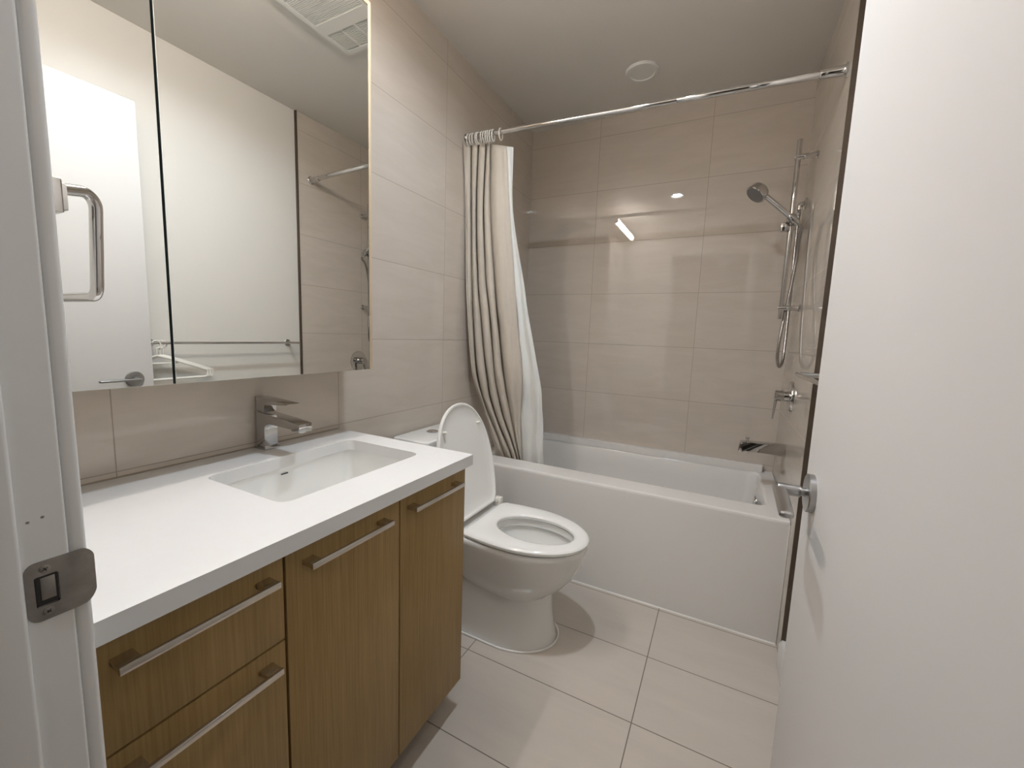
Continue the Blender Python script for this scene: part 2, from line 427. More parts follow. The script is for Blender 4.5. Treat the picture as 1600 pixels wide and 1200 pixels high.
# ------------------------------------------------------------------ open door leaf
XD = 1.387
bm = NB(); box(bm, XD, XD+0.038, 0.100, 0.846, 0.008, 2.146, bev=0.0025)
door = struct('door_1', bm, 'door', 'white flush door standing open along the right', 'door')
hd = bpy.data.objects.new('door_handle', None); C.objects.link(hd); hd.parent = door
hd['label'] = 'satin nickel lever on a round rose'
YR, ZR = 0.776, 0.965
for sx, xf in ((-1, XD), (1, XD+0.038)):
    bm = NB(); lathe(bm, (xf, YR, ZR), (sx, 0, 0), [(0, 0.033), (0.0085, 0.033), (0.010, 0.0315), (0.0105, 0.028)], 48)
    obj('rose', bm, 'satin', hd)
    bm = NB()
    cyl(bm, (xf+sx*0.009, YR, ZR), (xf+sx*0.018, YR, ZR), 0.0075)
    cyl(bm, (xf+sx*0.018, YR, ZR), (xf+sx*0.052, YR, ZR), 0.0100, bev=0.001)
    # flat blade with rounded edges, running back toward the hinges
    yy = [YR+0.008, YR+0.004, YR-0.04, YR-0.09, YR-0.125, YR-0.131, YR-0.134]; sz = [0.5, 1, 1, 0.98, 0.96, 0.9, 0.5]
    rings = []
    for y, s_ in zip(yy, sz):
        xm = xf+sx*(0.049+0.004*((YR-y)/0.13 if y < YR else 0))
        rings.append([(xm+0.0108*s_*math.copysign(abs(math.cos(a))**0.6, math.cos(a)), y, ZR+0.0060*s_*math.copysign(abs(math.sin(a))**0.8, math.sin(a))) for a in [2*PI*i/20 for i in range(20)]])
    loft(bm, rings)
    obj('lever', bm, 'satin', hd)
for z in (0.25, 1.08, 1.92):
    bm = NB(); cyl(bm, (XD+0.006, 0.094, z-0.045), (XD+0.006, 0.094, z+0.045), 0.006)
    obj('hinge', bm, 'satin', door)

# ------------------------------------------------------------------ vanity cabinet
van = thing('vanity_cabinet', 'oak veneered vanity cabinet under the white countertop', 'cabinet', (0.28, 0.52, 0.0))
Z0, Z1 = 0.098, 0.822
XF = 0.557
bm = NB(); box(bm, 0.004, XF-0.020, 0.088, 0.9515, Z0, 0.1155); box(bm, 0.004, XF-0.020, 0.088, 0.104, 0.1155, Z1); box(bm, 0.004, XF-0.020, 0.9355, 0.9515, 0.1155, Z1)
box(bm, 0.004, 0.012, 0.104, 0.9355, 0.1155, Z1)
obj('body', bm, 'wood', van)
bm = NB(); box(bm, XF-0.026, XF-0.022, 0.104, 0.9355, 0.116, Z1-0.002); obj('inner_panel', bm, 'dark', van)
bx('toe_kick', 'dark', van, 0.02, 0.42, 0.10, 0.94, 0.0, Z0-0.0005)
G = 0.0034
def pull(parent, yc, zc, ln):
    p = bpy.data.objects.new('handle', None); C.objects.link(p)
    p.parent = parent; p.location = (0, 0, 0)
    bm = NB()
    t = 0.0045
    for s_ in (-1, 1):
        y0 = yc+s_*ln/2; y1 = y0-s_*0.024
        box(bm, XF, XF+0.030, min(y0, y1), max(y0, y1), zc-t, zc+t, bev=0.0006)
    box(bm, XF+0.0262, XF+0.0325, yc-ln/2-0.0004, yc+ln/2+0.0004, zc-0.0056, zc+0.0056, bev=0.0007)
    bpy.data.objects.remove(p)
    return obj('handle', bm, 'handle', parent)
def front(kind, y0, y1, z0, z1, hy, hz, ln):
    f = bx(kind, 'wood', van, XF-0.019, XF, y0, y1, z0, z1, bev=0.0008)
    pull(f, hy, hz, ln)
front('drawer', 0.0885, 0.367-G, 0.648+G/2, 0.815, 0.233, 0.779, 0.212)
front('drawer', 0.0885, 0.367-G, 0.374+G/2, 0.648-G/2, 0.233, 0.616, 0.212)
front('drawer', 0.0885, 0.367-G, Z0, 0.374-G/2, 0.233, 0.343, 0.212)
front('door', 0.367+G/2, 0.665-G/2, Z0, 0.815, 0.507, 0.779, 0.212)
front('door', 0.665+G/2, 0.9515, Z0, 0.815, 0.797, 0.779, 0.212)

# countertop with undermount cut-out
bm = NB()
outer = [(0.001, 0.083), (CD, 0.083), (CD, YC), (0.001, YC)]
hole = rrect(0.152, 0.447, 0.438, 0.872, 0.028, 8)
plate_with_hole(bm, outer, hole, HC-0.0325, HC)
ct = obj('countertop', bm, 'quartz', None); tag(ct, 'white quartz countertop with sink cut-out on the oak vanity', 'countertop')
bm = NB(); box(bm, 0.0, 0.004, 0.083, YC-0.003, HC, HC+0.003); obj('sealant', bm, 'grout', ct)
# undermount basin
sink = thing('undermount_sink', 'white rectangular undermount basin set in the countertop', 'sink', (0.30, 0.655, HC-0.16))
bm = NB()
def rr(x0, x1, y0, y1, r, z, k=8): return [(x, y, z) for x, y in rrect(x0, x1, y0, y1, r, k)]
zt = HC-0.0335
rings = [rr(0.130, 0.469, 0.416, 0.894, 0.04, zt-0.012), rr(0.130, 0.469, 0.416, 0.894, 0.04, zt), rr(0.148, 0.451, 0.434, 0.876, 0.03, zt),
         rr(0.147, 0.452, 0.433, 0.877, 0.03, zt-0.004), rr(0.150, 0.449, 0.437, 0.873, 0.032, zt-0.075), rr(0.156, 0.443, 0.443, 0.867, 0.036, zt-0.105),
         rr(0.172, 0.427, 0.460, 0.850, 0.04, zt-0.120), rr(0.26, 0.34, 0.60, 0.71, 0.035, zt-0.127)]
outb = [rr(0.25, 0.35, 0.59, 0.72, 0.035, zt-0.135), rr(0.160, 0.439, 0.447, 0.863, 0.04, zt-0.130), rr(0.140, 0.459, 0.427, 0.883, 0.04, zt-0.080), rr(0.138, 0.461, 0.425, 0.885, 0.04, zt-0.012)]
loft(bm, outb[::1]+rings, cap0=True, cap1=True)
obj('basin', bm, 'porcelain', sink)
bm = NB(); lathe(bm, (0.30, 0.655, zt-0.1275), (0, 0, 1), [(0, 0.030), (0.003, 0.030), (0.004, 0.027), (0.002, 0.022), (0.001, 0.004)], 32)
obj('drain', bm, 'chrome', sink)
bm = NB()   # small dark maker's mark on the back wall of the basin: tiny strokes
yy = 0.632
for k, wd in enumerate((0.0026, 0.0021, 0.0025, 0.0021, 0.0025, 0.0020, 0.0026)):
    box(bm, 0.1492, 0.1500, yy, yy+wd, zt-0.0195, zt-0.0160); yy += wd+0.0007
obj('logo', bm, 'dark', sink)

# faucet
fa = thing('faucet', 'square chrome single-lever faucet at the back of the countertop', 'faucet', (0.032, 0.669, HC))
bx('base_plate', 'chrome_dark', fa, 0.005, 0.058, 0.6445, 0.6935, HC, HC+0.006, bev=0.001)
bm = NB()
prism(bm, [(0.012, 0.861), (0.051, 0.861), (0.0515, 0.915), (0.053, 0.925), (0.058, 0.933), (0.068, 0.937), (0.174, 0.934), (0.175, 0.929), (0.207, 0.928), (0.208, 0.951), (0.150, 0.957), (0.012, 0.967)], 'y', 0.649, 0.689, bev=0.0008)
obj('spout', bm, 'chrome_dark', fa)
bm = NB(); cyl(bm, (0.191, 0.669, 0.930), (0.191, 0.669, 0.924), 0.010); obj('aerator', bm, 'chrome', fa)
bm = NB(); prism(bm, [(0.014, 0.9695), (0.050, 0.9672), (0.053, 0.990), (0.120, 0.996), (0.158, 0.9995), (0.158, 1.002), (0.060, 1.008), (0.012, 1.010)], 'y', 0.650, 0.688, bev=0.0008)
obj('handle', bm, 'chrome_dark', fa)

# ------------------------------------------------------------------ mirrored cabinet
mc = thing('mirror_cabinet', 'oak medicine cabinet with two mirrored doors above the vanity', 'cabinet', (0.0, 0.53, 1.083))
bm = NB()
XM = 0.150; ZB, ZTp = 1.083, 2.222
box(bm, 0.002, XM, 0.9615, 0.973, ZB-0.001, ZTp+0.016, bev=0.0008)
box(bm, 0.002, XM, 0.085, 0.0965, ZB-0.001, ZTp+0.016, bev=0.0008)
box(bm, 0.002, XM, 0.0965, 0.9615, ZTp+0.0035, ZTp+0.016)
box(bm, 0.002, XM-0.024, 0.0965, 0.9615, ZB, ZB+0.014)
box(bm, 0.002, 0.008, 0.0965, 0.9615, ZB+0.014, ZTp+0.0035)
obj('carcass', bm, 'wood_lit', mc)
bm = NB(); box(bm, XM-0.024, XM-0.022, 0.0975, 0.9605, ZB+0.001, ZTp+0.002); obj('inner_panel', bm, 'dark', mc)
for y0, y1 in ((0.0985, 0.3905), (0.3955, 0.9597)):
    d = bx('mirror_door', 'edge', mc, XM-0.021, XM-0.004, y0, y1, ZB, ZTp)
    bm = NB(); box(bm, XM-0.004, XM, y0, y1, ZB, ZTp, bev=0.0006, seg=1); obj('mirror', bm, 'mirror', d)

# vanity light bar on the wall above the cabinet
lb = thing('light_bar', 'long warm white light bar on the wall above the mirrored cabinet', 'wall lamp', (0.0, 0.525, 2.38))
bm = NB(); box(bm, 0.001, 0.022, 0.40, 0.65, 2.345, 2.415, bev=0.003); box(bm, 0.022, 0.130, 0.44, 0.455, 2.37, 2.39); box(bm, 0.022, 0.130, 0.595, 0.61, 2.37, 2.39)
obj('mount', bm, 'chrome', lb)
bm = NB(); box(bm, 0.130, 0.168, 0.1345, 0.9155, 2.352, 2.408, bev=0.002); obj('housing', bm, 'chrome', lb)
bm = NB(); prism(bm, [(0.1685, 2.354)]+[(0.176+0.026*math.cos(a), 2.38+0.026*math.sin(a)) for a in [(-0.5+i/16)*PI for i in range(17)]]+[(0.1685, 2.406)], 'y', 0.135, 0.915); obj('diffuser', bm, 'bar', lb)
for ya, yb in ((0.120, 0.1340), (0.9160, 0.930)):
    bm = NB(); box(bm, 0.128, 0.203, ya, yb, 2.351, 2.409, bev=0.002); obj('end_cap', bm, 'chrome', lb)

# recessed lamp
dl = thing('downlight', 'small bright recessed ceiling lamp seen reflected in the back tile', 'ceiling lamp', (0.732, 0.945, H))
bm = NB(); loft(bm, [circ((0.732, 0.945, z), (0, 0, 1), r, 40) for z, r in ((H-0.0005, 0.064), (H-0.003, 0.063), (H-0.0045, 0.058), (H-0.003, 0.051), (H, 0.0485), (H+0.014, 0.042), (H+0.016, 0.042), (H+0.022, 0.046), (H+0.006, 0.050))], cap0=False, cap1=False)
obj('trim_ring', bm, 'vent', dl)
bm = NB(); bm.faces.new([bm.verts.new(p) for p in circ((0.732, 0.945, H+0.014), (0, 0, -1), 0.040, 40)]); obj('lens', bm, 'led', dl)

# unseen fill light added for jamb and door (outside the doorway, behind the camera)
ld = bpy.data.lights.new('hall_fill', 'AREA'); ld.energy = HALL_W; ld.size = 0.35; ld.color = (1.0, 0.90, 0.80); ld.shape = 'DISK'
lo = bpy.data.objects.new('hall_fill', ld); C.objects.link(lo); lo.location = (1.5, -0.95, H-0.02)
lo['label'] = 'unseen fill light added outside the doorway'; lo['category'] = 'lamp'

# exhaust fan grille
ev = thing('exhaust_fan', 'white rectangular ceiling exhaust grille reflected at the top of the mirror', 'vent', (0.63, 1.25, H))
X0, X1, Y0, Y1 = 0.46, 0.792, 1.04, 1.452
bm = NB()
plate_with_hole(bm, rrect(X0, X1, Y0, Y1, 0.028, 6), rrect(X0+0.024, X1-0.024, Y0+0.024, Y1-0.024, 0.012, 6), H-0.016, H-0.004)
plate_with_hole(bm, rrect(X0+0.006, X1-0.006, Y0+0.006, Y1-0.006, 0.028, 6), rrect(X0+0.02, X1-0.02, Y0+0.02, Y1-0.02, 0.012, 6), H-0.004, H)
box(bm, X0+0.02, X1-0.02, 1.255, 1.315, H-0.017, H-0.010)
obj('frame', bm, 'vent', ev)
bx('backing', 'rubber', ev, X0+0.021, X1-0.021, Y0+0.021, Y1-0.021, H-0.004, H-0.001)
bm = NB(); y = Y0+0.028
while y < 1.252:
    box(bm, X0+0.022, X1-0.022, y, y+0.0045, H-0.015, H-0.007); y += 0.0075
for x in (0.54, 0.62, 0.70): box(bm, x, x+0.004, Y0+0.024, 1.256, H-0.0125, H-0.009)
obj('grille', bm, 'vent', ev)
bm = NB(); y = 1.319
while y < Y1-0.03:
    box(bm, X0+0.022, X1-0.022, y, y+0.0045, H-0.0145, H-0.007); y += 0.0075
for x in (0.60, 0.68): box(bm, x, x+0.010, 1.314, Y1-0.023, H-0.0152, H-0.006)
obj('light_lens', bm, 'vent', ev)

# round ceiling cover over the tub
bm = NB(); lathe(bm, (0.754, 2.155, H), (0, 0, -1), [(0, 0.080), (0.006, 0.080), (0.011, 0.075), (0.012, 0.060), (0.009, 0.058), (0.008, 0.057), (0.0085, 0.02), (0.0085, 0.001)], 64)
cv = obj('ceiling_cover', bm, 'vent', None); tag(cv, 'round white plastic cover on the ceiling above the bathtub', 'ceiling vent')

# ------------------------------------------------------------------ towel ring
tr = thing('towel_ring', 'square chrome towel ring beside the door jamb in front of the mirror', 'towel ring', (0.581, YN, 1.35))
bm = NB()
cx_, cz_ = 0.5812, 1.3465
def sq(y, h, r): return [(x, y, z) for x, z in rrect(cx_-h, cx_+h, cz_-h, cz_+h, r, 3)]
loft(bm, [sq(YN, 0.0175, 0.001), sq(YN+0.030, 0.0175, 0.001), sq(YN+0.0315, 0.0165, 0.001), sq(YN+0.0315, 0.0140, 0.001), sq(YN+0.036, 0.0130, 0.001), sq(YN+0.036, 0.0005, 0.0001)])
obj('rosette', bm, 'chrome', tr)
YA = 0.150
bm = NB(); tube(bm, corner_path([(0.578, YN+0.034, 1.357), (0.560, YA, 1.366), (0.542, YA, 1.247), (0.400, YA, 1.247)], 0.016, 8), 0.0062, 20)
obj('ring', bm, 'chrome', tr)

# ------------------------------------------------------------------ toilet
TY = 1.380
to = thing('toilet', 'white close-coupled toilet with raised lid between vanity and bathtub', 'toilet', (0.40, TY, 0.0))
def egg(xr, xf, w0, hw, xm, n=40, p=2.0, rc=0.02):
    pts = []
    for i in range(n+1):          # near side, rear to tip
        s = i/n; x = xr+(xf-xr)*(1-math.cos(s*PI/2)**1.0) if False else xr+(xf-xr)*math.sin(s*PI/2)
        if x > xm: wv = hw*max(0, 1-((x-xm)/(xf-xm))**p)**(1/p)
        else: wv = w0+(hw-w0)*(1-((xm-x)/(xm-xr))**2)
        if x < xr+rc: wv -= rc*(1-math.sqrt(max(0, 1-((xr+rc-x)/rc)**2)))
        pts.append((x, wv))
    return [(x, TY-wv) for x, wv in pts]+[(x, TY+wv) for x, wv in pts[::-1][1:]]
NT = 72
def er(xr, xf, w0, hw, xm, z, cx=0.60, **k): return [(x, y, z) for x, y in by_angle(egg(xr, xf, w0, hw, xm, **k), cx, TY, NT)]
# pedestal
bm = NB()
loft(bm, [er(0.06, 0.725, 0.143, 0.146, 0.52, 0.0, cx=0.45), er(0.06, 0.722, 0.141, 0.144, 0.52, 0.012, cx=0.45), er(0.07, 0.712, 0.132, 0.134, 0.51, 0.06, cx=0.45), er(0.08, 0.702, 0.124, 0.126, 0.51, 0.13, cx=0.45),
          er(0.09, 0.697, 0.119, 0.122, 0.51, 0.20, cx=0.45), er(0.10, 0.698, 0.117, 0.122, 0.51, 0.24, cx=0.45), er(0.10, 0.68, 0.115, 0.118, 0.51, 0.30, cx=0.45)])
obj('pedestal', bm, 'porcelain', to)
# bowl: flared outside, rim, hollow inside
bm = NB()
hole = lambda x0, x1, hw_, z: [(x0+(x1-x0)/2+(x1-x0)/2*math.cos(2*PI*i/NT), TY+hw_*math.sin(2*PI*i/NT), z) for i in range(NT)]
def hang(x0, x1, hw_, z): # ellipse resampled at the same angles as the outside rings
    pl_ = [((x0+x1)/2+(x1-x0)/2*math.cos(2*PI*i/90), TY+hw_*math.sin(2*PI*i/90)) for i in range(90)]
    return [(x, y, z) for x, y in by_angle(pl_, 0.60, TY, NT)]
loft(bm, [er(0.36, 0.690, 0.10, 0.115, 0.53, 0.190), er(0.33, 0.716, 0.112, 0.132, 0.535, 0.215), er(0.31, 0.752, 0.124, 0.150, 0.54, 0.245), er(0.27, 0.788, 0.136, 0.166, 0.55, 0.290),
          er(0.22, 0.812, 0.15, 0.177, 0.56, 0.340), er(0.16, 0.825, 0.158, 0.183, 0.57, 0.385), er(0.06, 0.830, 0.165, 0.186, 0.57, 0.405), er(0.03, 0.830, 0.165, 0.186, 0.57, 0.418), er(0.034, 0.827, 0.163, 0.183, 0.57, 0.424),
          er(0.05, 0.820, 0.155, 0.177, 0.57, 0.426), hang(0.444, 0.778, 0.113, 0.426), hang(0.442, 0.780, 0.114, 0.420), hang(0.444, 0.778, 0.112, 0.398), hang(0.436, 0.788, 0.121, 0.390), hang(0.438, 0.784, 0.118, 0.372),
          hang(0.452, 0.762, 0.100, 0.34), hang(0.475, 0.73, 0.082, 0.29), hang(0.50, 0.69, 0.062, 0.25), hang(0.53, 0.66, 0.045, 0.222)])
obj('bowl', bm, 'porcelain', to)
bm = NB(); bm.faces.new([bm.verts.new(p) for p in hang(0.484, 0.715, 0.074, 0.272)]); obj('water', bm, 'water', to)
bm = NB()
p0 = by_angle(egg(0.055, 0.731, 0.148, 0.151, 0.52), 0.45, TY, 90)
tube(bm, [(x, y, 0.003) for x, y in p0], 0.0042, 8, closed=True)
obj('sealant', bm, 'caulk', to)
# seat
bm = NB()
SX = 0.372
so = lambda d, z: er(SX+d, 0.836-d, 0.172-d, 0.190-d, 0.560, z)
si = lambda d, z: hang(0.452-d, 0.778+d, 0.106+d, z)
loft(bm, [so(0.004, 0.4285), so(0.0, 0.434), so(0.0, 0.441), so(0.004, 0.446), so(0.014, 0.4495), so(0.04, 0.4515), si(0.012, 0.4500), si(0.004, 0.447), si(0.0, 0.442), si(0.0, 0.433), si(0.004, 0.4285)], closed=True)
obj('seat', bm, 'seat', to)
# lid: dished panel standing open, leaning on the cistern
LP = Vector((0.346, TY-0.008, 0.452)); th = math.atan2(0.108, 0.470); Lu = Vector((-math.sin(th), 0, math.cos(th))); Ln = Vector((math.cos(th), 0, math.sin(th)))
def lid_ring(d, h, n=80):
    pts = []
    xr, xf, w0, hw_, xm = 0.0, 0.480, 0.165, 0.198, 0.205
    prof = []
    for i in range(n//2+1):
        s = i/(n//2); x = xr+(xf-xr)*math.sin(s*PI/2)
        wv = hw_*max(0, 1-((x-xm)/(xf-xm))**2.15)**(1/2.15) if x > xm else w0+(hw_-w0)*(1-((xm-x)/(xm-xr))**2)
        if x < 0.02: wv -= 0.02*(1-math.sqrt(max(0, 1-((0.02-x)/0.02)**2)))
        prof.append((x, wv))
    poly = [(x, -v) for x, v in prof]+[(x, v) for x, v in prof[::-1][1:]]
    poly = by_angle(poly, 0.20, 0.0, n)
    out = []
    for x, v in poly:
        k = Vector((x-0.20, v)); L = k.length; k *= (L-d)/L
        out.append(LP+Lu*(0.20+k.x)+Vector((0, 1, 0))*k.y+Ln*h)
    return out
bm = NB()
loft(bm, [lid_ring(0.02, -0.016), lid_ring(0.004, -0.013), lid_ring(0.0, -0.006), lid_ring(0.0, 0.001), lid_ring(0.002, 0.003), lid_ring(0.009, 0.003), lid_ring(0.013, -0.001), lid_ring(0.022, -0.006), lid_ring(0.06, -0.008)])
lid = obj('lid', bm, 'seat', to)
for s_ in (-1, 1):
    bm = NB(); c0 = LP+Lu*0.375+Vector((0, 1, 0))*0.128*s_-Ln*0.008
    loft(bm, [circ(c0, Ln, 0.0062, 16), circ(c0+Ln*0.019, Ln, 0.0056, 16), circ(c0+Ln*0.021, Ln, 0.004, 16)])
    obj('bumper', bm, 'ring', lid)
for s_ in (-1, 1):
    bm = NB()
    yc_ = TY+s_*0.168
    box(bm, 0.335, 0.372, yc_-0.013, yc_+0.013, 0.426, 0.466, bev=0.003)
    cyl(bm, (0.352, yc_-0.020*s_, 0.456), (0.352, yc_+0.014*s_, 0.456), 0.009)
    obj('hinge', bm, 'ring', to)
# cistern
bm = NB(); prism(bm, rrect(0.010, 0.185, TY-0.158, TY+0.158, 0.02, 5), 'z', 0.4265, 0.733, bev=0.002); tank = obj('tank', bm, 'porcelain', to)
bm = NB(); rs = [(0.733, 0.003), (0.736, 0.0), (0.762, 0.0), (0.768, 0.002), (0.771, 0.007), (0.772, 0.014)]
loft(bm, [[(x, y, z) for x, y in rrect(0.006+d, 0.198-d, TY-0.166+d, TY+0.166-d, 0.022-d*0.6, 5)] for z, d in rs]); tl = obj('tank_lid', bm, 'porcelain', to)
bm = NB(); lathe(bm, (0.095, TY, 0.772), (0, 0, 1), [(0, 0.026), (0.004, 0.026), (0.006, 0.023), (0.005, 0.020), (0.006, 0.001)], 32); obj('flush_button', bm, 'chrome', tl)

# ------------------------------------------------------------------ bathtub
tub = thing('bathtub', 'white rectangular alcove bathtub with a flat apron', 'bathtub', (0.762, YT, 0.0))
XL, XR_ = 0.002, W-0.002
bm = NB()
KB = 6
def tr_(x0, x1, y0, y1, r, z): return [(x, y, z) for x, y in rrect(x0, x1, y0, y1, r, KB)]
YB = D-0.002
rings = [tr_(XL, XR_, YT+0.001, YB, 0.002, 0.0), tr_(XL, XR_, YT+0.001, YB, 0.002, HT-0.060), tr_(XL, XR_, YT-0.001, YB, 0.002, HT-0.014), tr_(XL, XR_, YT-0.001, YB, 0.002, HT-0.009), tr_(XL, XR_, YT+0.002, YB, 0.002, HT-0.0025), tr_(XL, XR_, YT+0.009, YB, 0.002, HT), tr_(XL+0.002, XR_-0.002, YT+0.0105, YB-0.002, 0.002, HT),
         tr_(XL+0.058, XR_-0.060, YT+0.128, YB-0.038, 0.05, HT),          tr_(XL+0.060, XR_-0.062, YT+0.130, YB-0.040, 0.05, HT), tr_(XL+0.066, XR_-0.068, YT+0.137, YB-0.044, 0.05, HT-0.003), tr_(XL+0.070, XR_-0.072, YT+0.141, YB-0.048, 0.05, HT-0.010),
         tr_(XL+0.080, XR_-0.080, YT+0.146, YB-0.054, 0.055, HT-0.10), tr_(XL+0.13, XR_-0.095, YT+0.160, YB-0.070, 0.07, HT-0.30), tr_(XL+0.17, XR_-0.11, YT+0.180, YB-0.090, 0.09, HT-0.38), tr_(XL+0.24, XR_-0.15, YT+0.22, YB-0.13, 0.10, HT-0.41)]
loft(bm, rings)
obj('tub_shell', bm, 'acrylic', tub)
bm = NB()
prism(bm, rrect(XL, W-0.05, D-0.050, D-0.001, 0.012, 5), 'z', HT-0.002, HT+0.036, bev=0.004)
obj('back_ledge', bm, 'acrylic', tub)
bm = NB(); cyl(bm, (1.4325, 2.155, HT-0.062), (1.4405, 2.155, HT-0.058), 0.030, 32, bev=0.002); ov = obj('overflow', bm, 'chrome', tub)
bm = NB(); cyl(bm, (1.427, 2.155, HT-0.064), (1.4335, 2.155, HT-0.0615), 0.016, 32, bev=0.001); obj('overflow_knob', bm, 'chrome_dark', ov)
bm = NB(); cyl(bm, (1.27, 2.155, HT-0.410), (1.27, 2.155, HT-0.404), 0.034, 32, bev=0.002); obj('drain', bm, 'chrome', tub)
bm = NB()
prism(bm, [(YT-0.004, 0.0), (YT+0.001, 0.0), (YT+0.001, 0.004), (YT-0.001, 0.0035)], 'x', XL, XR_)
box(bm, W-0.004, W-0.0005, YT-0.003, YT+0.001, 0.0, HT-0.012, bev=0.0008)
box(bm, 0.0005, 0.004, YT-0.003, YT+0.001, 0.0, HT-0.012, bev=0.0008)
obj('sealant', bm, 'caulk', tub)

# ------------------------------------------------------------------ shower fittings on the right wall
sr = thing('shower_rail', 'vertical chrome slide rail on the right tiled wall', 'shower rail', (W, 2.205, 1.38))
bm = NB(); cyl(bm, (1.450, 2.205, 1.335), (1.450, 2.205, 2.118), 0.0105, bev=0.001); obj('rail', bm, 'chrome', sr)
for z in (2.045, 1.385):
    bm = NB(); cyl(bm, (1.437, 2.205, z), (1.516, 2.205, z), 0.0115, bev=0.001); lathe(bm, (W, 2.205, z), (-1, 0, 0), [(0, 0.017), (0.006, 0.017), (0.009, 0.013)], 32)
    obj('bracket', bm, 'chrome', sr)
bm = NB()
cyl(bm, (1.450, 2.205, 1.752), (1.450, 2.205, 1.800), 0.018, bev=0.002)
cyl(bm, (1.450, 2.186, 1.776), (1.450, 2.160, 1.776), 0.014, bev=0.002)
hdir = (Vector((1.310, 2.165, 1.905))-Vector((1.462, 2.175, 1.762))).normalized()
hp = Vector((1.449, 2.168, 1.775))
cyl(bm, hp-hdir*0.020, hp+hdir*0.016, 0.0165, bev=0.002)
box(bm, 1.412, 1.446, 2.186, 2.220, 1.728, 1.766, bev=0.005)
obj('slider', bm, 'chrome_dark', sr)
hs = thing('hand_shower', 'chrome hand shower resting in the slider of the rail', 'hand shower', (1.45, 2.17, 1.77))
bm = NB()
tube(bm, [hp-hdir*0.036, hp-hdir*0.02, hp+hdir*0.06, hp+hdir*0.12, hp+hdir*0.165], 0.0115, 20)
obj('handle', bm, 'chrome', hs)
bm = NB()
hc_ = hp+hdir*0.190
fn = Vector((-0.60, -0.28, -0.75)).normalized()
lathe(bm, hc_-fn*0.016, fn, [(0, 0.028), (0.003, 0.036), (0.009, 0.041), (0.034, 0.045), (0.040, 0.046), (0.043, 0.043)], 48)
hb = obj('shower_head', bm, 'chrome', hs)
bm = NB(); lathe(bm, hc_+fn*0.0272, fn, [(0, 0.040), (0.0012, 0.040), (0.002, 0.037)], 48); obj('nozzle_face', bm, 'rubber', hb)
# hose as part of the hand shower
hose_pts = [hp-hdir*0.034, hp-hdir*0.055+Vector((0, 0.004, -0.006)), (1.488, 2.205, 1.70), (1.490, 2.230, 1.62), (1.482, 2.235, 1.50), (1.470, 2.222, 1.38), (1.458, 2.205, 1.26), (1.455, 2.203, 1.18), (1.460, 2.215, 1.135), (1.472, 2.248, 1.114), (1.486, 2.285, 1.135), (1.492, 2.315, 1.20), (1.495, 2.345, 1.34), (1.497, 2.38, 1.55), (1.498, 2.405, 1.75), (1.4985, 2.412, 1.845)]
bm = NB(); tube(bm, catmull(hose_pts, 10), 0.0068, 14); obj('hose', bm, 'hose', hs)
el = thing('water_outlet', 'chrome wall outlet elbow feeding the shower hose', 'pipe fitting', (W, 2.412, 1.895))
bm = NB(); lathe(bm, (W, 2.412, 1.900), (-1, 0, 0), [(0, 0.028), (0.004, 0.028), (0.007, 0.024)], 36); obj('escutcheon', bm, 'chrome', el)
bm = NB(); tube(bm, corner_path([(1.517, 2.412, 1.900), (1.4985, 2.412, 1.900), (1.4985, 2.412, 1.872)], 0.010, 6), 0.011, 20); obj('elbow', bm, 'chrome', el)
bm = NB(); cyl(bm, (1.4985, 2.412, 1.872), (1.4985, 2.412, 1.846), 0.0095, 6, bev=0.001); obj('nut', bm, 'chrome_dark', el)

sv = thing('shower_valve', 'round chrome mixer valve with lever on the right tiled wall', 'shower valve', (W, 2.163, 0.980))
bm = NB(); lathe(bm, (W, 2.163, 0.980), (-1, 0, 0), [(0, 0.074), (0.008, 0.074), (0.011, 0.072), (0.012, 0.060), (0.012, 0.03)], 64); obj('escutcheon', bm, 'chrome', sv)
bm = NB(); lathe(bm, (1.512, 2.163, 0.984), (-1, 0, 0), [(0, 0.024), (0.018, 0.022), (0.019, 0.024), (0.022, 0.0245), (0.052, 0.0245), (0.0545, 0.022)], 40); obj('cartridge_body', bm, 'chrome_dark', sv)
bm = NB()
pts_ = [(1.468, 0.984, 0.012, 0.007), (1.464, 0.955, 0.0105, 0.006), (1.462, 0.91, 0.009, 0.0045), (1.460, 0.872, 0.007, 0.003)]
loft(bm, [[(x+a*i, 2.166+(0.984-z)*0.10+b*j, z) for i, j in ((-.6, -1), (.6, -1), (1, -.4), (1, .4), (.6, 1), (-.6, 1), (-1, .4), (-1, -.4)) for a, b in ((tx, wy),)] for x, z, wy, tx in pts_])
obj('lever', bm, 'chrome_dark', sv)

ts = thing('tub_spout', 'square chrome tub spout with diverter above the tub rim', 'tub spout', (W, 2.163, 0.72))
bm = NB(); prism(bm, [(W, 0.760), (1.345, 0.752), (1.338, 0.748), (1.332, 0.700), (1.348, 0.698), (1.352, 0.706), (1.362, 0.712), (W, 0.706)], 'y', 2.140, 2.186, bev=0.002)
obj('spout', bm, 'chrome_dark', ts)
bm = NB(); cyl(bm, (1.368, 2.163, 0.750), (1.368, 2.163, 0.766), 0.004); cyl(bm, (1.368, 2.163, 0.765), (1.368, 2.163, 0.774), 0.008, bev=0.001); obj('diverter_knob', bm, 'chrome', ts)

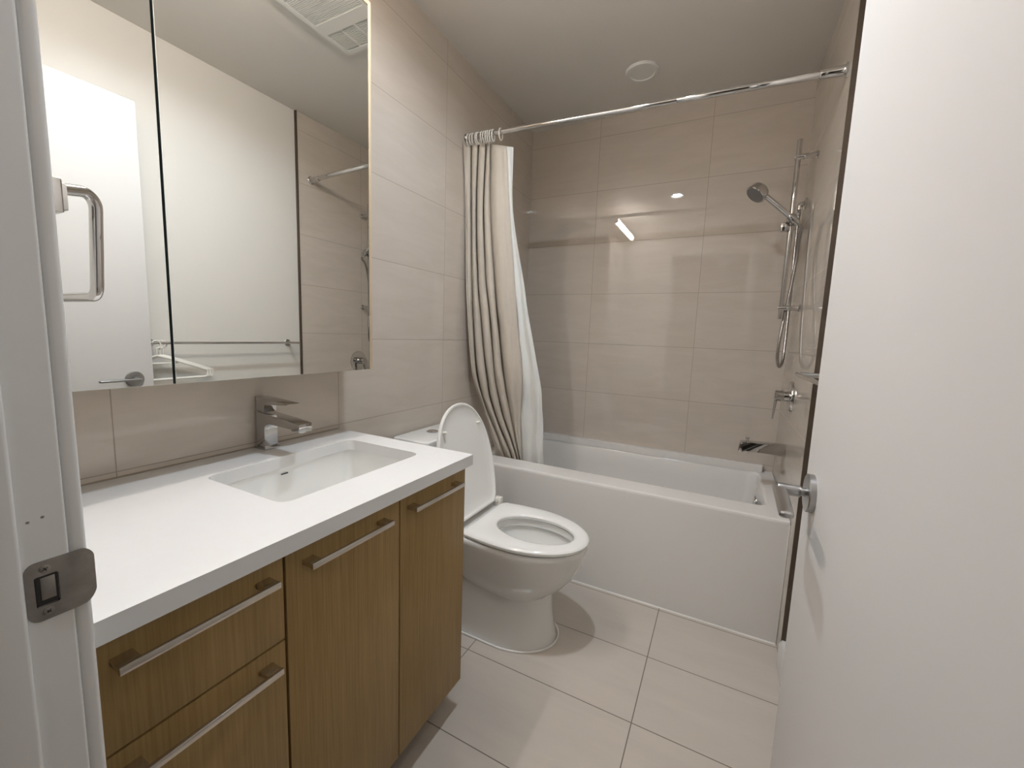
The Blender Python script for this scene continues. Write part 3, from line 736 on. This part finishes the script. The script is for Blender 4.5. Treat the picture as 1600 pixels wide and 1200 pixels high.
# ------------------------------------------------------------------ curtain rod, curtain, liner, rings
RA, RB = Vector((0.0, 1.735, 2.180)), Vector((W, 1.788, 2.158))
rd = (RB-RA).normalized()
rod = thing('curtain_rod', 'long chrome tension rod across the tub alcove', 'curtain rod', tuple(RA))
bm = NB(); cyl(bm, RA+rd*0.006, RA+rd*1.0, 0.0112); obj('inner_tube', bm, 'chrome', rod)
bm = NB(); cyl(bm, RA+rd*0.98, RB-rd*0.08, 0.0128, bev=0.001); obj('outer_tube', bm, 'chrome', rod)
for P_, s_ in ((RA, 1), (RB, -1)):
    bm = NB(); lathe(bm, P_, rd*s_, [(0, 0.024), (0.005, 0.024), (0.009, 0.020), (0.014, 0.0165), (0.080, 0.0150), (0.081, 0.012)] if s_ < 0 else [(0, 0.0175), (0.005, 0.0175), (0.007, 0.014), (0.012, 0.012)], 36); obj('end_flange', bm, 'chrome', rod)
CUR = [[[0.008,1.704,2.155],[0.008,1.734,1.846],[0.019,1.736,1.516],[0.034,1.74,1.291],[0.051,1.77,1.009],[0.071,1.86,0.806],[0.081,2.005,0.518],[0.091,2.035,0.4]],[[0.008,1.714,2.158],[0.009,1.74,1.848],[0.021,1.74,1.516],[0.035,1.745,1.291],[0.051,1.776,1.009],[0.073,1.861,0.806],[0.095,1.995,0.522],[0.105,2.025,0.4]],[[0.008,1.732,2.158],[0.021,1.735,1.844],[0.033,1.737,1.515],[0.047,1.741,1.29],[0.061,1.773,1.009],[0.083,1.853,0.808],[0.118,1.981,0.527],[0.128,2.011,0.4]],[[0.015,1.741,2.158],[0.027,1.74,1.844],[0.037,1.745,1.515],[0.048,1.751,1.29],[0.061,1.783,1.008],[0.084,1.861,0.806],[0.132,1.983,0.527],[0.142,2.013,0.4]],[[0.02,1.749,2.158],[0.026,1.754,1.847],[0.034,1.762,1.517],[0.042,1.772,1.29],[0.054,1.805,1.005],[0.077,1.88,0.802],[0.139,1.997,0.522],[0.149,2.027,0.4]],[[0.008,1.775,2.158],[0.009,1.785,1.858],[0.023,1.784,1.52],[0.019,1.813,1.292],[0.015,1.872,0.997],[0.064,1.906,0.797],[0.14,2.008,0.519],[0.15,2.038,0.4]],[[0.03,1.751,2.158],[0.03,1.759,1.848],[0.037,1.771,1.518],[0.045,1.784,1.29],[0.058,1.817,1.004],[0.081,1.888,0.801],[0.152,1.995,0.523],[0.162,2.025,0.4]],[[0.045,1.745,2.158],[0.043,1.752,1.844],[0.05,1.765,1.516],[0.063,1.776,1.289],[0.078,1.81,1.004],[0.099,1.878,0.803],[0.171,1.981,0.528],[0.181,2.011,0.4]],[[0.054,1.747,2.157],[0.048,1.756,1.844],[0.055,1.771,1.516],[0.071,1.784,1.289],[0.089,1.818,1.003],[0.107,1.884,0.802],[0.18,1.983,0.528],[0.19,2.013,0.4]],[[0.059,1.755,2.158],[0.047,1.769,1.847],[0.054,1.787,1.517],[0.071,1.803,1.289],[0.092,1.838,1.001],[0.108,1.902,0.798],[0.183,1.997,0.523],[0.193,2.027,0.4]],[[0.043,1.786,2.158],[0.025,1.809,1.86],[0.031,1.828,1.524],[0.056,1.836,1.29],[0.071,1.884,0.995],[0.073,1.972,0.783],[0.174,2.024,0.514],[0.184,2.054,0.4]],[[0.069,1.756,2.156],[0.054,1.773,1.847],[0.06,1.794,1.517],[0.078,1.812,1.288],[0.1,1.848,1.0],[0.117,1.908,0.797],[0.193,1.995,0.524],[0.203,2.025,0.4]],[[0.084,1.75,2.15],[0.07,1.766,1.842],[0.077,1.787,1.515],[0.098,1.803,1.287],[0.118,1.839,1.0],[0.136,1.897,0.799],[0.209,1.981,0.529],[0.219,2.011,0.4]],[[0.095,1.752,2.147],[0.079,1.77,1.841],[0.087,1.792,1.514],[0.109,1.81,1.287],[0.127,1.846,0.999],[0.147,1.903,0.798],[0.216,1.983,0.529],[0.226,2.013,0.4]],[[0.101,1.76,2.148],[0.082,1.782,1.843],[0.09,1.807,1.516],[0.112,1.829,1.287],[0.129,1.866,0.997],[0.15,1.92,0.795],[0.217,1.997,0.524],[0.227,2.027,0.4]],[[0.089,1.788,2.158],[0.056,1.831,1.859],[0.08,1.833,1.519],[0.087,1.881,1.288],[0.12,1.891,0.994],[0.132,1.963,0.786],[0.192,2.056,0.504],[0.202,2.086,0.4]],[[0.109,1.761,2.147],[0.09,1.785,1.843],[0.099,1.813,1.515],[0.119,1.837,1.286],[0.137,1.874,0.996],[0.161,1.925,0.794],[0.224,1.995,0.525],[0.234,2.025,0.4]],[[0.118,1.755,2.142],[0.105,1.778,1.838],[0.116,1.806,1.513],[0.137,1.827,1.285],[0.157,1.865,0.997],[0.18,1.914,0.796],[0.235,1.981,0.53],[0.245,2.011,0.4]],[[0.123,1.757,2.142],[0.113,1.782,1.838],[0.126,1.811,1.512],[0.146,1.834,1.285],[0.168,1.872,0.996],[0.191,1.919,0.795],[0.238,1.983,0.529],[0.248,2.013,0.4]],[[0.123,1.765,2.144],[0.115,1.794,1.84],[0.13,1.826,1.513],[0.146,1.852,1.285],[0.171,1.89,0.994],[0.195,1.936,0.792],[0.236,1.997,0.524],[0.246,2.027,0.4]],[[0.112,1.787,2.155],[0.107,1.814,1.846],[0.115,1.859,1.518],[0.121,1.905,1.286],[0.151,1.938,0.988],[0.19,1.955,0.788],[0.23,2.013,0.519],[0.24,2.043,0.4]],[[0.134,1.766,2.141],[0.129,1.797,1.838],[0.144,1.831,1.512],[0.159,1.859,1.284],[0.184,1.898,0.993],[0.205,1.94,0.791],[0.24,1.995,0.525],[0.25,2.025,0.4]],[[0.158,1.758,2.132],[0.158,1.786,1.83],[0.174,1.82,1.508],[0.191,1.845,1.282],[0.214,1.884,0.994],[0.225,1.925,0.794],[0.252,1.977,0.531],[0.262,2.007,0.4]],[[0.176,1.76,2.128],[0.179,1.79,1.827],[0.196,1.825,1.506],[0.211,1.852,1.281],[0.233,1.891,0.993],[0.236,1.93,0.794],[0.254,1.979,0.531],[0.264,2.009,0.4]],[[0.189,1.765,2.126],[0.194,1.799,1.826],[0.211,1.837,1.506],[0.225,1.866,1.28],[0.246,1.905,0.991],[0.241,1.943,0.791],[0.252,1.989,0.527],[0.262,2.019,0.4]],[[0.203,1.767,2.123],[0.211,1.802,1.824],[0.228,1.842,1.505],[0.241,1.872,1.28],[0.261,1.912,0.99],[0.249,1.948,0.79],[0.254,1.991,0.527],[0.264,2.021,0.4]],[[0.214,1.773,2.122],[0.224,1.811,1.824],[0.241,1.853,1.504],[0.252,1.886,1.279],[0.272,1.926,0.988],[0.254,1.961,0.787],[0.252,2.001,0.524],[0.262,2.031,0.4]]]
LIN = [[[0.152,1.781,2.142],[0.147,1.824,1.841],[0.178,1.872,1.513],[0.19,1.91,1.282],[0.213,1.95,0.986],[0.212,1.985,0.782],[0.215,2.025,0.515],[0.225,2.055,0.4]],[[0.191,1.777,2.13],[0.195,1.818,1.831],[0.22,1.864,1.507],[0.234,1.9,1.28],[0.254,1.94,0.987],[0.241,1.975,0.784],[0.241,2.015,0.519],[0.251,2.045,0.4]],[[0.217,1.774,2.121],[0.223,1.813,1.824],[0.242,1.858,1.505],[0.257,1.892,1.279],[0.284,1.932,0.988],[0.281,1.967,0.786],[0.285,2.007,0.522],[0.295,2.037,0.4]],[[0.229,1.779,2.12],[0.229,1.822,1.825],[0.259,1.869,1.504],[0.277,1.906,1.278],[0.309,1.946,0.986],[0.313,1.981,0.784],[0.311,2.021,0.518],[0.321,2.051,0.4]],[[0.242,1.775,2.115],[0.237,1.814,1.822],[0.278,1.859,1.501],[0.301,1.894,1.276],[0.344,1.934,0.987],[0.354,1.969,0.787],[0.352,2.009,0.523],[0.362,2.039,0.4]],[[0.247,1.779,2.115],[0.237,1.82,1.823],[0.285,1.867,1.501],[0.315,1.904,1.275],[0.368,1.944,0.985],[0.38,1.979,0.785],[0.38,2.019,0.521],[0.39,2.049,0.4]]]
def dense_cols(K, k):
    """smooth across the columns (each column a list of points down its length)"""
    n = len(K[0]); rows = []
    for r in range(n): rows.append(catmull([c[r] for c in K], k))
    cols = [catmull([rows[r][j] for r in range(n)], 10) for j in range(len(rows[0]))]
    return cols
def cloth(K, k, wr, seed, thick=0.0015):
    cols = dense_cols(K, k); bm = NB()
    rnd = random.Random(seed); ph = [rnd.uniform(0, 6) for _ in range(6)]
    m, n = len(cols), len(cols[0])
    V = []
    for i, c in enumerate(cols):
        L = []
        for j, p in enumerate(c):
            s = j/(n-1); t = i/(m-1)
            am = wr*(0.15+s)
            q = Vector(p)
            q.y += am*(math.sin(31*s+9*t+ph[0])*math.sin(17*t+ph[1])+0.6*math.sin(57*s-21*t+ph[2])*math.sin(40*t+ph[3]))
            q.x += am*0.5*math.sin(43*s+13*t+ph[4])
            q.x = max(q.x, 0.004)
            L.append(bm.verts.new(q))
        V.append(L)
    for i in range(m-1):
        for j in range(n-1): bm.faces.new((V[i][j], V[i+1][j], V[i+1][j+1], V[i][j+1]))
    return bm
cur = obj('shower_curtain', cloth(CUR, 4, 0.0022, 3), 'curtain', None, ang=180)
tag(cur, 'beige fabric shower curtain bunched at the left end of the rod', 'shower curtain')
lin_ = obj('curtain_liner', cloth(LIN, 6, 0.0035, 8), 'liner', None, ang=180)
tag(lin_, 'white plastic shower liner hanging just behind the beige curtain', 'curtain liner')
for o_ in (cur, lin_):
    sm = o_.modifiers.new('thick', 'SOLIDIFY'); sm.thickness = 0.0012; sm.offset = 0
def ring_mesh():
    bm = NB(); pts = []
    for k in range(22):
        t = PI*0.5+2*PI*k/22
        pts.append((0, 0.021*math.cos(t), -0.011+0.026*math.sin(t)))
    tube(bm, pts, 0.0026, 10, closed=True)
    return bm
r0 = obj('curtain_ring', ring_mesh(), 'ring', None)
spots = [(0.018, 0.10), (0.036, -0.15), (0.046, 0.12), (0.066, 0.0), (0.076, -0.1), (0.094, 0.1), (0.112, -0.2), (0.122, 0.0), (0.130, 0.12), (0.146, -0.1), (0.156, 0.1), (0.196, 0.06)]
for i, (x, tz) in enumerate(spots):
    o = r0 if i == 0 else r0.copy()
    if i: C.objects.link(o)
    p = RA+rd*(x/rd.x); o.location = p; o.rotation_euler = (0, 0, tz+0.03)
    tag(o, 'white plastic curtain ring bunched at the left end of the rod' if i < 11 else 'white plastic curtain ring standing apart at the curtain edge, rightmost', 'curtain ring', 'white curtain rings on the rod')
o = None

# ------------------------------------------------------------------ towel bar and hangers on the painted wall
tb = thing('towel_bar', 'thin chrome towel bar on the painted wall behind the door', 'towel bar', (XP, 1.25, 1.118))
XB = 1.462; ZB_ = 1.120
bm = NB(); cyl(bm, (XB, 0.865, ZB_), (XB, 1.632, ZB_), 0.0065, bev=0.001); obj('bar', bm, 'chrome', tb)
for y in (0.893, 1.602):
    bm = NB(); cyl(bm, (XP-0.004, y, ZB_), (XB+0.003, y, ZB_), 0.008); lathe(bm, (XP, y, ZB_), (-1, 0, 0), [(0, 0.020), (0.006, 0.020), (0.008, 0.018)], 32); obj('post', bm, 'satin', tb)
def hanger():
    bm = NB()
    hw = 0.208
    out = corner_path([(0, 0, -0.060), (0, 0.055, -0.078), (0, hw+0.014, -0.142), (0, hw+0.010, -0.176), (0, -hw-0.010, -0.176), (0, -hw-0.014, -0.142), (0, -0.055, -0.078), (0, -0.002, -0.0605)], 0.013, 5)
    tube(bm, out[:-1], 0.0050, 10, closed=True)
    tube(bm, [(0, -0.050, -0.098), (0, 0.060, -0.098)], 0.0038, 10)
    hk = [(0, 0, -0.062), (0, 0, -0.042)]+[(0, 0.018*math.cos(t), -0.008+0.0185*math.sin(t)) for t in [(-0.5+i/12*1.35)*PI for i in range(13)]]
    tube(bm, catmull(hk, 3), 0.0030, 10)
    return bm
hg0 = obj('clothes_hanger', hanger(), 'ring', None)
hl = ['white plastic clothes hanger on the towel bar, nearest the bar end', 'white plastic clothes hanger on the towel bar, middle of three', 'white plastic clothes hanger on the towel bar, farthest from the door hinges']
for i, (y, rz, rx) in enumerate(((0.890, -0.08, 0.0), (0.906, -0.08, 0.0), (0.922, -0.08, 0.0))):
    o = hg0 if i == 0 else hg0.copy()
    if i: C.objects.link(o)
    o.location = (XB+0.001+(i-1)*0.009, y, ZB_+0.0005); o.rotation_euler = (rx, 0, rz)
    tag(o, hl[i], 'clothes hanger', 'white hangers on the towel bar')
